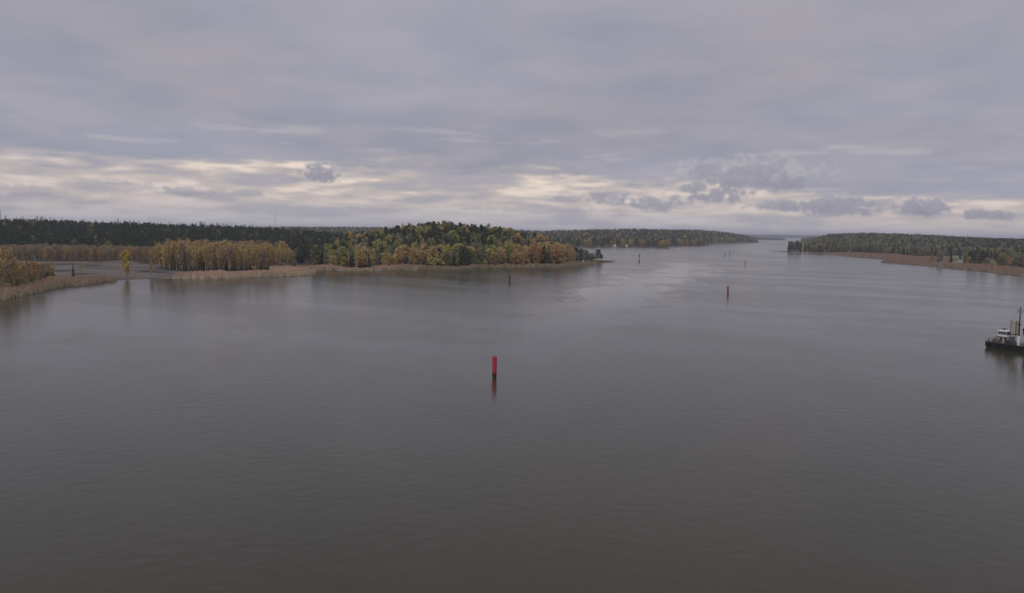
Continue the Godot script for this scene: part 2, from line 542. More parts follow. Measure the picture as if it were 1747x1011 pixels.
func shrub_shape(h: float, r: float, lobes: int, per: int) -> Array:
	clear_mesh()
	var ends := []
	for k in lobes:
		var g := k * 2.4 + rng.randf()
		var rad := r * rng.randf_range(0.15, 0.75)
		ends.append(Vector3(cos(g) * rad, h * rng.randf_range(0.35, 0.8), sin(g) * rad))
	for e in ends:
		limbs_to(Vector3(e.x * 0.2, 0, e.z * 0.2), [e], 0.05, Color(0.1, 0.08, 0.06))
	var trunk := commit()
	clear_mesh()
	for e in ends:
		for k in per:
			var d := Vector3(rng.randfn(), rng.randfn(), rng.randfn()).normalized() * r * 0.5 * pow(rng.randf(), 0.45)
			d.y *= h / r * 0.55
			var q: Vector3 = e + d
			if q.y > 0.05:
				leaf(q, rng.randf_range(0.2, 0.4), shade(0.25))
	return [trunk, commit(), r * 1.8]

# ------------------------------------------------------------------ forests
var SHAPES := {}
# palettes: linear base colours of the leaves
var LEAF := {
	"rusty": Color(0.4, 0.24, 0.115), "ochre": Color(0.44, 0.31, 0.125), "yellow": Color(0.5, 0.37, 0.08), "straw": Color(0.43, 0.335, 0.165), "greyish brown": Color(0.28, 0.23, 0.175),
	"olive green": Color(0.2, 0.2, 0.09), "grey green": Color(0.175, 0.19, 0.13), "yellowish green": Color(0.31, 0.3, 0.1), "deep green": Color(0.085, 0.11, 0.062), "dark pine green": Color(0.066, 0.086, 0.062), "bluish green": Color(0.058, 0.083, 0.068)}
# one tree of a wood: [x, z, height, kind, shape number, palette, wood]
var TREES := []

func fill_wood(wood: String, pl: PackedVector2Array, land: PackedVector2Array, spacing: float, mix: Callable, holes: Array = []) -> void:
	var lo := pl[0]
	var hi := pl[0]
	for q in pl:
		lo = lo.min(q); hi = hi.max(q)
	var z := lo.y
	while z < hi.y:
		var x := lo.x
		while x < hi.x:
			var p := Vector2(x + rng.randf_range(-0.48, 0.48) * spacing, z + rng.randf_range(-0.48, 0.48) * spacing)
			x += spacing
			if absf(p.x) > -p.y * 0.78 + 30.0 or not inside(p, pl):
				continue
			var clear := false
			for q in holes:
				if inside(p, q) and rng.randf() > 0.08:
					clear = true
			if clear:
				continue
			var d := edge_distance(p, land)
			if d < 1.5:
				continue
			var t: Array = mix.call(p, d)
			if t.is_empty():
				continue
			TREES.append([Vector3(p.x, land_height(p, d) - 0.1, p.y), t[0], t[1], rng.randi() % (SHAPES[t[1]] as Array).size(), t[2], wood, d])
		z += spacing

var CLUMP := FastNoiseLite.new()
func pick_near(list: Array, p: Vector2) -> String:
	# neighbours tend to turn the same colour
	var v := CLUMP.get_noise_2d(p.x, p.y) * 0.9 + 0.5 + rng.randf_range(-0.13, 0.13)
	return list[clampi(int(v * list.size()), 0, list.size() - 1)]

func pick(list: Array) -> String:
	return list[rng.randi() % list.size()]

func place_tree(kind: String, shape: int, at: Vector3, height: float, palette: String, label: String, group := "", widen := 1.0) -> void:
	var s: Dictionary = SHAPES[kind][shape]
	var t := thing(kind, label, "shrub" if kind == "shrub" else "tree", at, rng.randf() * TAU, group)
	var k: float = height / s.h
	t.scale = Vector3(k * widen, k, k * widen)
	var tr := part("trunk" if kind != "shrub" else "stems", s.trunk, MAT.bark, t)
	tr.name = "trunk" if kind != "shrub" else "stems"
	part("crown", s.crown, MAT["leaf " + palette], t)

const KIND_WORDS := {"birch_tree": "slender birch", "leafy_tree": "broad-crowned tree", "pine_tree": "pine", "spruce_tree": "pointed spruce", "shrub": "bushy shrub"}

# for each wood: two distances from the water, and where a tree nearer, between or beyond them stands
const ZONES := {
	"grove on the shore beside the marsh": [14.0, 30.0, "behind the near shore reeds", "inside the near shore grove", "at the back of the shore grove"],
	"birch belt behind the marsh": [70.0, 120.0, "where birch belt meets spit stand", "along the marsh birch belt", "far along the marsh birch belt"],
	"birch stand above the reed spit": [18.0, 32.0, "right behind the spit reeds", "inside the spit birch stand", "at the back of the spit stand"],
	"dark conifer wood on the hill": [150.0, 260.0, "low on the dark hill", "halfway up the dark hill", "high on the dark hill"],
	"mixed wood on the headland": [22.0, 55.0, "at the headland water edge", "on the headland slope", "on the headland crest"],
	"wood on the far shore across the fairway": [60.0, 300.0, "at the far shore edge", "on the far shore slope", "on the far shore ridge"],
	"wood on the reedy east bank": [60.0, 200.0, "behind the east bank reeds", "in the east bank wood", "on the east bank ridge"]}

func plant_all() -> void:
	# which trees show most from the bridge: walk outwards and keep, for each bearing, the height angle already hidden
	var order := range(TREES.size())
	var dist := PackedFloat32Array()
	for t in TREES:
		dist.append(Vector2(t[0].x, t[0].z).length())
	order.sort_custom(func(a, b): return dist[a] < dist[b])
	var hidden := PackedFloat32Array(); hidden.resize(1600); hidden.fill(-9.0)
	var by_kind := {}
	for n in order:
		var t: Array = TREES[n]
		var d := dist[n]
		var s: Dictionary = SHAPES[t[2]][t[3]]
		var wide: float = s.w * t[1] / s.h * 0.8
		var b := rad_to_deg(atan2(t[0].x, -t[0].z))
		var half := rad_to_deg(wide * 0.5 / d)
		var foot := rad_to_deg((t[0].y - 28.0) / d)
		var top := rad_to_deg((t[0].y + t[1] - 28.0) / d)
		var seen := 0.0
		for q in range(maxi(0, int((b - half + 40.0) * 20.0)), mini(1600, int((b + half + 40.0) * 20.0) + 1)):
			if absf(q / 20.0 - 40.0) < 32.4:
				seen += maxf(0.0, top - maxf(foot, hidden[q])) * 0.05
			hidden[q] = maxf(hidden[q], lerpf(foot, top, 0.93))
		if not by_kind.has(t[2]):
			by_kind[t[2]] = []
		by_kind[t[2]].append([seen, n])
	var rest := {}
	for kind in by_kind:
		var list: Array = by_kind[kind]
		list.sort_custom(func(a, b): return a[0] > b[0])
		var made := 0
		for q in list:
			var t: Array = TREES[q[1]]
			if made < 290 and q[0] > 0.03:
				made += 1
				var zones: Array = ZONES[t[5]]
				var zone: String = zones[2] if t[6] < zones[0] else (zones[3] if t[6] < zones[1] else zones[4])
				var ratio: float = t[1] / SHAPES[kind][0].h
				var size := "tall" if ratio > 0.92 else ("middling" if ratio > 0.7 else "short")
				var label := "%s %s with %s %s %s" % [size, KIND_WORDS[kind], t[4], "needles" if kind in ["pine_tree", "spruce_tree"] else "leaves", zone]
				place_tree(kind, t[3], t[0], t[1], t[4], label, "%s %s, %s %s" % [size, KIND_WORDS[kind], t[4], zone])
			else:
				var key: String = t[5] + "|" + kind + "|" + str(t[3])
				if not rest.has(key):
					rest[key] = []
				rest[key].append(t)
		print(kind, " in all ", list.size(), " single ", made)
	# what is left reads as one mass: a forest for each wood
	var forests := {}
	for key in rest:
		var k: PackedStringArray = (key as String).split("|")
		if not forests.has(k[0]):
			var f := Node3D.new()
			f.name = numbered("forest")
			add_child(f)
			f.set_meta("kind", "stuff")
			tag(f, "mass of further trees behind the front rows of the %s" % k[0], "forest")
			forests[k[0]] = f
		var list: Array = rest[key]
		var s: Dictionary = SHAPES[k[1]][int(k[2])]
		for which in ["trunk", "crown"]:
			var mm := MultiMesh.new()
			mm.transform_format = MultiMesh.TRANSFORM_3D
			mm.use_colors = which == "crown"
			mm.mesh = s[which]
			mm.instance_count = list.size()
			for i in list.size():
				var t: Array = list[i]
				var sc: float = t[1] / s.h
				var g := fmod(t[0].x * 12.9 + t[0].z * 7.3, TAU)
				mm.set_instance_transform(i, Transform3D(Basis(Vector3.UP, g).scaled(Vector3.ONE * sc), t[0]))
				if which == "crown":
					mm.set_instance_color(i, LEAF[t[4]])
			var o := MultiMeshInstance3D.new()
			o.name = which + "s"
			o.multimesh = mm
			o.material_override = MAT.bark if which == "trunk" else MAT.leaf
			o.set_meta("kind", "stuff")
			(forests[k[0]] as Node3D).add_child(o, true)

func make_shapes() -> void:
	rng.seed = 4
	var a := []
	for v in [[16.0, 0.26, 1.0, 1000, 2.3], [16.0, 0.3, 1.0, 900, 2.0], [16.0, 0.16, 1.1, 1300, 2.5], [16.0, 0.5, 1.0, 520, 1.7], [16.0, 0.55, 1.0, 460, 1.5]]:
		var s := birch_shape(v[0], v[1], v[2], v[3], v[4]); a.append({"trunk": s[0], "crown": s[1], "w": s[2], "h": v[0]})
	SHAPES["birch_tree"] = a
	a = []
	for v in [[15.0, 4.4, 0.06, 19, 105], [15.0, 5.0, 0.1, 21, 105], [15.0, 3.7, 0.05, 17, 105], [15.0, 5.6, 0.07, 23, 105]]:
		var s := leafy_shape(v[0], v[1], v[2], v[3], v[4]); a.append({"trunk": s[0], "crown": s[1], "w": s[2], "h": v[0]})
	SHAPES["leafy_tree"] = a
	a = []
	for v in [[18.0, 3.3, 0.3, 19, 80], [18.0, 2.9, 0.38, 17, 80], [18.0, 3.8, 0.22, 22, 80]]:
		var s := pine_shape(v[0], v[1], v[2], v[3], v[4]); a.append({"trunk": s[0], "crown": s[1], "w": s[2], "h": v[0]})
	SHAPES["pine_tree"] = a
	a = []
	for v in [[18.0, 2.9, 24], [18.0, 2.4, 26]]:
		var s := spruce_shape(v[0], v[1], v[2]); a.append({"trunk": s[0], "crown": s[1], "w": s[2], "h": v[0]})
	SHAPES["spruce_tree"] = a
	a = []
	for v in [[4.0, 2.2, 9, 80], [4.0, 2.6, 10, 80]]:
		var s := shrub_shape(v[0], v[1], v[2], v[3]); a.append({"trunk": s[0], "crown": s[1], "w": s[2], "h": v[0]})
	SHAPES["shrub"] = a

func make_woods() -> void:
	rng.seed = 90
	CLUMP.seed = 17; CLUMP.frequency = 0.03
	var hill_light := FastNoiseLite.new()
	hill_light.seed = 3; hill_light.frequency = 0.02
	# grove on the near shore
	fill_wood("grove on the shore beside the marsh", poly([[-330, -318], [-202, -318], [-213, -360], [-222, -392], [-244, -424], [-300, -450], [-380, -450]]), MAINLAND, 3.9, func(p, d):
		if d < 7.0: return []
		var r := rng.randf()
		if r < 0.3: return [rng.randf_range(2.5, 4.5), "shrub", pick(["greyish brown", "straw", "olive green", "rusty"])]
		if r < 0.36: return [rng.randf_range(4.0, 7.0), "spruce_tree", "deep green"]
		var tall := smoothstep(-395.0, -325.0, p.y)
		return [rng.randf_range(6.0, 9.5) + tall * 5.0, "birch_tree", pick(["ochre", "rusty", "straw", "greyish brown", "ochre"])])
	# belt of young birches behind the marsh
	fill_wood("birch belt behind the marsh", poly([[-470, -500], [-420, -540], [-345, -575], [-330, -592], [-301, -613], [-250, -572], [-215, -548], [-235, -620], [-300, -670], [-400, -650], [-520, -610]]), MAINLAND, 3.7, func(p, d):
		return [rng.randf_range(7.5, 10.5), "birch_tree", pick(["greyish brown", "straw", "rusty", "greyish brown", "greyish brown"])])
	# stand on the spit
	fill_wood("birch stand above the reed spit", poly([[-232, -515], [-212, -492], [-189, -494], [-170, -512], [-154, -540], [-156, -575], [-185, -615], [-250, -600]]), MAINLAND, 3.9, func(p, d):
		if d < 8.0: return []
		if rng.randf() < (0.4 if d < 16.0 else 0.06): return [rng.randf_range(2.5, 5.0), "shrub", pick(["greyish brown", "straw", "olive green", "rusty"])]
		return [rng.randf_range(12.0, 17.0) * (1.0 + 0.3 * hill_light.get_noise_2d(p.x * 2.0, p.y * 2.0)), "birch_tree", pick_near(["greyish brown", "straw", "ochre", "straw", "rusty", "straw", "greyish brown"], p)])
	# dark hill
	fill_wood("dark conifer wood on the hill", poly([[-1150, -560], [-520, -620], [-400, -665], [-300, -690], [-240, -640], [-190, -625], [-165, -600], [-150, -640], [-165, -800], [-170, -1000], [-90, -1260], [-1150, -1260]]), MAINLAND, 6.6, func(p, d):
		var r := rng.randf()
		if r < 0.02 + 0.07 * hill_light.get_noise_2d(p.x, p.y): return [rng.randf_range(11.0, 15.0), "birch_tree", pick(["straw", "yellowish green", "greyish brown", "ochre"])]
		if r < 0.07: return [rng.randf_range(10.0, 13.0), "leafy_tree", pick(["grey green", "olive green"])]
		if r < 0.5 + 0.8 * hill_light.get_noise_2d(p.x * 0.6 + 300.0, p.y * 0.6): return [rng.randf_range(11.0, 18.0) * (1.0 + 0.28 * CLUMP.get_noise_2d(p.x * 0.7, p.y * 0.7)), "spruce_tree", pick(["bluish green", "dark pine green"])]
		return [rng.randf_range(11.5, 16.0), "pine_tree", pick(["dark pine green", "deep green"])])
	# wooded headland
	fill_wood("mixed wood on the headland", poly([[-142, -580], [-132, -566], [-109, -562], [-88, -576], [-74, -596], [-48, -597], [-22, -620], [0, -645], [20, -663], [35, -662], [47, -704], [52, -735], [56, -790], [40, -840], [10, -910], [-40, -990], [-140, -1040], [-165, -900], [-160, -700]]), MAINLAND, 6.2, func(p, d):
		var r := rng.randf()
		var east := smoothstep(-20.0, 20.0, p.x)
		var deep := smoothstep(25.0, 80.0, d)
		if r < 0.05 and d < 30.0: return [rng.randf_range(3.0, 5.0), "shrub", pick(["ochre", "olive green", "greyish brown"])]
		if r < 0.1 + 0.45 * deep * (1.0 - 0.6 * east): return [rng.randf_range(14.0, 19.0), "pine_tree", pick(["dark pine green", "deep green"])]
		if r < 0.15 + 0.5 * deep: return [rng.randf_range(13.0, 17.5), "spruce_tree", pick(["bluish green", "deep green"])]
		var tall := rng.randf_range(7.5, 16.5) + 2.0 * deep
		if east > 0.4 and p.y > -745.0:
			return [tall * 1.08, "leafy_tree", pick_near(["olive green", "straw", "rusty", "ochre", "rusty", "greyish brown"], p)]
		if rng.randf() < 0.16: return [tall * 1.15, "birch_tree", pick(["yellow", "straw", "yellowish green"])]
		return [tall, "leafy_tree", pick_near(["deep green", "grey green", "olive green", "grey green", "yellowish green", "straw", "ochre", "greyish brown"], p)])
	# far shore across the fairway
	fill_wood("wood on the far shore across the fairway", poly([[-1300, -1350], [-70, -1420], [60, -1600], [123, -1618], [213, -1685], [305, -1694], [340, -1720], [342, -1860], [485, -2055], [512, -2085], [520, -2310], [605, -2530], [905, -3050], [1018, -3335], [900, -3520], [300, -3300], [-900, -3300]]), FARLAND, 15.0, func(p, d):
		var r := rng.randf()
		var s := rng.randf_range(15.0, 20.0)
		if r < 0.22 + 0.2 * smoothstep(60.0, 5.0, d): return [s * 0.85, "leafy_tree", pick(["olive green", "ochre", "yellowish green", "grey green", "straw"])]
		if r < 0.26: return [s * 0.9, "birch_tree", pick(["ochre", "rusty", "yellow"])]
		if r < 0.65: return [s, "pine_tree", pick(["dark pine green", "deep green"])]
		return [s, "spruce_tree", "bluish green"])
	# right bank
	fill_wood("wood on the reedy east bank", poly([[540, -1455], [506, -1395], [516, -1340], [545, -1345], [585, -1290], [565, -1120], [545, -965], [452, -872], [462, -800], [446, -715], [428, -640], [450, -560], [900, -640], [1500, -1200], [1700, -2600], [1500, -4200], [1250, -3480], [900, -2480], [650, -1790]]), EASTLAND, 8.6, func(p, d):
		if d > 500.0 and rng.randf() < 0.55: return []
		var r := rng.randf()
		var s := rng.randf_range(9.0, 14.0)
		if r < 0.12: return [rng.randf_range(3.0, 5.0), "shrub", pick(["greyish brown", "olive green", "ochre"])]
		if r < 0.36 + 0.3 * smoothstep(150.0, 400.0, d): return [s * 1.15, "pine_tree", pick(["dark pine green", "deep green"])]
		if r < 0.44 + 0.3 * smoothstep(150.0, 400.0, d): return [s * 1.1, "spruce_tree", "bluish green"]
		if p.y > -900.0 and rng.randf() < 0.5: return [s * 0.9, "leafy_tree", pick(["rusty", "greyish brown", "ochre", "greyish brown"])]
		return [s, "leafy_tree", pick_near(["deep green", "grey green", "olive green", "greyish brown", "grey green", "yellowish green", "greyish brown"], p)], [LAWN_A, LAWN_B, LAWN_C])

func ground_at(x: float, z: float, land: PackedVector2Array) -> Vector3:
	var p := Vector2(x, z)
	return Vector3(x, maxf(land_height(p, edge_distance(p, land)), 0.0) - 0.05, z)

func make_single_trees() -> void:
	rng.seed = 31
	place_tree("birch_tree", 2, ground_at(-209, -435, MAINLAND), 15.0, "yellow", "golden yellow birch standing alone at the marsh edge by the water", "", 1.25)
	place_tree("birch_tree", 2, ground_at(-213, -338, MAINLAND), 17.0, "ochre", "tallest ochre birch at the waterside end of the shore grove", "", 1.2)
	place_tree("birch_tree", 0, ground_at(-214, -494, MAINLAND), 13.0, "yellow", "narrow golden birch standing in front of the birch stand", "", 1.0)
	place_tree("birch_tree", 4, ground_at(-203, -452, MAINLAND), 12.5, "greyish brown", "nearly leafless white-trunked birch on the marsh shore", "", 0.8)
	place_tree("birch_tree", 1, ground_at(-198, -440, MAINLAND), 8.0, "straw", "short straw-coloured birch beside the golden birch on the shore", "", 1.1)
	place_tree("spruce_tree", 1, ground_at(-239, -437, MAINLAND), 8.0, "deep green", "small dark spruce alone on the open marsh", "", 1.0)
	place_tree("birch_tree", 1, ground_at(-235, -437, MAINLAND), 6.0, "ochre", "small ochre birch beside the lone spruce on the marsh", "", 1.0)
	place_tree("shrub", 1, ground_at(-229, -393, MAINLAND), 5.5, "deep green", "rounded dark green bush at the foot of the shore grove", "", 1.3)
	place_tree("leafy_tree", 2, ground_at(-18, -634, MAINLAND), 14.0, "yellow", "bright yellow tree on the headland shore", "", 1.05)
	place_tree("shrub", 0, ground_at(-22, -617, MAINLAND), 6.5, "yellowish green", "yellow-green bush in front of the bright yellow tree", "", 0.8)
	place_tree("shrub", 1, ground_at(-57, -594, MAINLAND), 8.5, "yellowish green", "large lime-green bush at the headland water edge", "", 1.2)
	place_tree("leafy_tree", 2, ground_at(57, -722, MAINLAND), 14.5, "bluish green", "dark blue-green tree before the headland tip", "", 1.0)
	place_tree("leafy_tree", 0, ground_at(70, -764, MAINLAND), 11.5, "grey green", "pale grey-green willow-like tree near the headland tip", "", 1.0)
	place_tree("leafy_tree", 2, ground_at(63, -743, MAINLAND), 13.0, "deep green", "dark green tree beside the pale willow-like tree", "", 1.1)
	place_tree("shrub", 0, ground_at(76, -774, MAINLAND), 8.0, "grey green", "grey-green bush between pale tree and tip pine", "", 1.2)
	place_tree("pine_tree", 2, ground_at(84, -792, MAINLAND), 12.0, "bluish green", "dark spreading pine at the very tip of the headland", "", 2.0)
	place_tree("pine_tree", 0, ground_at(88, -800, MAINLAND), 7.5, "dark pine green", "low dark pine leaning over the headland jetty", "", 2.0)
	for q in [[479, -1394, 14.0, 0], [484, -1401, 18.5, 3], [492, -1397, 19.5, 1], [500, -1403, 17.0, 0], [505, -1392, 12.0, 2]]:
		place_tree("leafy_tree", q[3], ground_at(q[0], q[1], EASTLAND), q[2], "deep green", "dark rounded tree in the clump by the east bank point", "dark clump on the east bank point", 0.95)
	for q in [[474, -870, 11.0], [486, -858, 9.0], [493, -852, 12.0], [500, -850, 10.0]]:
		place_tree("spruce_tree", 0, ground_at(q[0], q[1], EASTLAND), q[2], "bluish green", "dense dark spruce before the pale lawns on the east bank", "dark spruces before the lawns", 1.5)
	place_tree("leafy_tree", 1, ground_at(53, -712, MAINLAND), 13.0, "straw", "straw-coloured tree where the rusty headland trees end", "", 1.0)
	place_tree("shrub", 1, ground_at(468, -752, EASTLAND), 8.0, "deep green", "tall dark bush at the foot of the green lawn", "", 1.0)

# ------------------------------------------------------------------ reeds
func reed_mesh(n: int) -> ArrayMesh:
	clear_mesh()
	for k in n:
		var p := Vector3(rng.randf_range(-0.75, 0.75), -0.2, rng.randf_range(-0.75, 0.75))
		var h := rng.randf_range(1.5, 2.5)
		var g := TAU * rng.randf()
		var lean := Vector3(rng.randfn(0, 0.16), 0, rng.randfn(0, 0.16))
		var s := Vector3(cos(g), 0, sin(g)) * rng.randf_range(0.04, 0.08)
		var top := p + lean + Vector3(0, h, 0)
		var col := shade(0.25)
		quad(p - s, p + s, top + s * 0.6, top - s * 0.6, col)
		var plume := Color(col.r * 0.75, col.g * 0.62, col.b * 0.6)
		quad(top - s * 1.6, top + s * 1.6, top + lean * 0.3 + s * 0.4 + Vector3(0, 0.32, 0), top + lean * 0.3 - s * 0.4 + Vector3(0, 0.32, 0), plume)
	return commit()

func reed_bed(label: String, strip: PackedVector2Array, land: PackedVector2Array, near_edge: float, far_edge: float, spacing: float, tone: Color) -> void:
	# reeds wherever the strip lies between the two distances from the waterline
	var lo := strip[0]
	var hi := strip[0]
	for q in strip:
		lo = lo.min(q); hi = hi.max(q)
	var lots := [[], []]
	var z := lo.y
	while z < hi.y:
		var x := lo.x
		while x < hi.x:
			var p := Vector2(x, z) + Vector2(rng.randf_range(-0.5, 0.5), rng.randf_range(-0.5, 0.5)) * spacing
			x += spacing
			if not inside(p, strip):
				continue
			var d := edge_distance(p, land)
			var patch := terrain_noise.get_noise_2d(p.x * 2.5, p.y * 2.5)
			var fine := terrain_noise.get_noise_2d(p.x * 9.0, p.y * 9.0)
			if d < near_edge + patch * 2.5 + fine * 3.0 + 0.6 or d > far_edge + patch * 9.0 or fine < -0.3:
				continue
			var s := rng.randf_range(0.85, 1.15) * (1.0 + 0.3 * patch + 0.35 * fine)
			(lots[rng.randi() % 2] as Array).append(Transform3D(Basis(Vector3.UP, rng.randf() * TAU).scaled(Vector3(1.15, s, 1.15)), Vector3(p.x, maxf(land_height(p, d), -0.1), p.y)))
		z += spacing
	var f := Node3D.new()
	f.name = numbered("reeds")
	add_child(f)
	f.set_meta("kind", "stuff")
	tag(f, label, "reeds")
	for k in 2:
		var mm := MultiMesh.new()
		mm.transform_format = MultiMesh.TRANSFORM_3D
		mm.use_colors = true
		mm.mesh = MAT["reed mesh %d" % k]
		mm.instance_count = lots[k].size()
		for i in lots[k].size():
			mm.set_instance_transform(i, lots[k][i])
			var t := rng.randf_range(0.85, 1.15)
			mm.set_instance_color(i, Color(tone.r * t, tone.g * t * rng.randf_range(0.95, 1.05), tone.b * t))
		var o := MultiMeshInstance3D.new()
		o.name = "stalks"
		o.multimesh = mm
		o.material_override = MAT.leaf
		o.set_meta("kind", "stuff")
		f.add_child(o, true)

# ------------------------------------------------------------------ sea marks, jetties, masts, boathouses
func spar_buoy(label: String, at: Vector3, h: float, r: float, paint: Material, tilt := 0.0) -> void:
	var t := thing("spar_buoy", label, "buoy", at)
	t.rotation.z = tilt
	clear_mesh(); lathe([[r * 0.94, -1.2], [r * 0.94, 0.0], [r * 0.97, h * 0.18]], 20)
	part("waterline_band", commit(), MAT.algae, t)
	clear_mesh(); lathe([[r * 0.97, h * 0.18], [r, h * 0.2], [r, h * 0.93], [r * 0.93, h * 0.96], [r * 0.3, h * 0.975], [0.0, h * 0.975]], 20)
	part("column", commit(), paint, t)
	clear_mesh(); lathe([[r * 0.32, h * 0.97], [r * 0.3, h], [r * 0.12, h * 1.012], [0.0, h * 1.012]], 12)
	part("lifting_cap", commit(), MAT.dark_metal, t)
	clear_mesh(); lathe([[r * 1.015, h * 0.8], [r * 1.02, h * 0.81], [r * 1.02, h * 0.86], [r * 1.015, h * 0.87]], 20)
	part("reflector_band", commit(), paint, t)

func jetty(label: String, from: Vector3, to: Vector3, wide: float) -> void:
	var t := thing("jetty", label, "jetty", from, -atan2(to.z - from.z, to.x - from.x))
	var l := from.distance_to(to)
	clear_mesh()
	for k in int(l / 0.5):
		box(Vector3(k * 0.5 + 0.25, 0.95, 0), Vector3(0.46, 0.07, wide), Color(1, 1, 1) * rng.randf_range(0.8, 1.15))
	var deck := part("deck_planks", commit(), MAT.wood, t)
	deck.set_meta("kind", "stuff")
	clear_mesh()
	for s in [-0.4, 0.4]:
		box(Vector3(l * 0.5, 0.81, s * wide), Vector3(l, 0.2, 0.14))
	part("beams", commit(), MAT.wood, t)
	for k in int(l / 4.0) + 1:
		for s in [-0.5, 0.5]:
			clear_mesh()
			tube(Vector3(minf(k * 4.0 + 0.3, l - 0.2), -1.5, s * wide), Vector3(minf(k * 4.0 + 0.3, l - 0.2), 1.5, s * wide), 0.13, 0.11, 7, Color.WHITE, true)
			part("pile", commit(), MAT.wood, t)

func radio_mast(label: String, at: Vector3, h: float, w: float) -> void:
	var t := thing("radio_mast", label, "mast", at)
	for k in 3:
		var g := TAU * k / 3.0
		clear_mesh(); tube(Vector3(cos(g) * w, 0, sin(g) * w), Vector3(cos(g) * w * 0.6, h, sin(g) * w * 0.6), 0.22, 0.16, 5, Color.WHITE, true)
		part("leg", commit(), MAT.mast, t)
	clear_mesh()
	var n := int(h / 3.0)
	for i in n:
		for k in 3:
			var g := TAU * k / 3.0
			var g2 := TAU * (k + 1) / 3.0
			var a := lerpf(w, w * 0.6, i / float(n))
			var b := lerpf(w, w * 0.6, (i + 1) / float(n))
			tube(Vector3(cos(g) * a, h * i / n, sin(g) * a), Vector3(cos(g2) * b, h * (i + 1) / n, sin(g2) * b), 0.08, 0.08, 3, Color.WHITE)
	part("bracing", commit(), MAT.mast, t)
	clear_mesh(); tube(Vector3(0, h, 0), Vector3(0, h + 6.0, 0), 0.14, 0.05, 5, Color.WHITE, true)
	part("antenna", commit(), MAT.mast, t)

func boathouse(label: String, at: Vector3, turn: float, w: float, l: float, h: float, paint: Material = null) -> void:
	var t := thing("boathouse", label, "house", at, turn)
	clear_mesh()
	box(Vector3(0, h * 0.5 - 0.3, 0), Vector3(w, h + 0.6, l))
	for s in [-1, 1]:
		tri(Vector3(-w * 0.5, h, s * l * 0.5), Vector3(w * 0.5, h, s * l * 0.5), Vector3(0, h + w * 0.42, s * l * 0.5), Color.WHITE)
	part("wall", commit(), paint if paint else MAT.white_wall, t)
	clear_mesh()
	for s in [-1, 1]:
		var a := Vector3(s * (w * 0.5 + 0.3), h - 0.22, -l * 0.5 - 0.3)
		var b := Vector3(0, h + w * 0.42 + 0.05, -l * 0.5 - 0.3)
		var k := Vector3(0, 0, l + 0.6)
		quad(a, b, b + k, a + k, Color.WHITE)
		quad(a + Vector3(0, 0.12, 0), b + Vector3(0, 0.12, 0), b + k + Vector3(0, 0.12, 0), a + k + Vector3(0, 0.12, 0), Color.WHITE)
	part("roof", commit(), MAT.dark_roof, t)
	clear_mesh(); box(Vector3(0, 1.05, l * 0.5 + 0.03), Vector3(1.0, 2.1, 0.06))
	part("door", commit(), MAT.wood, t)
	for s in [-0.32, 0.32]:
		clear_mesh(); box(Vector3(s * w, 1.6, l * 0.5 + 0.03), Vector3(0.8, 0.9, 0.06))
		part("window", commit(), MAT.window, t)

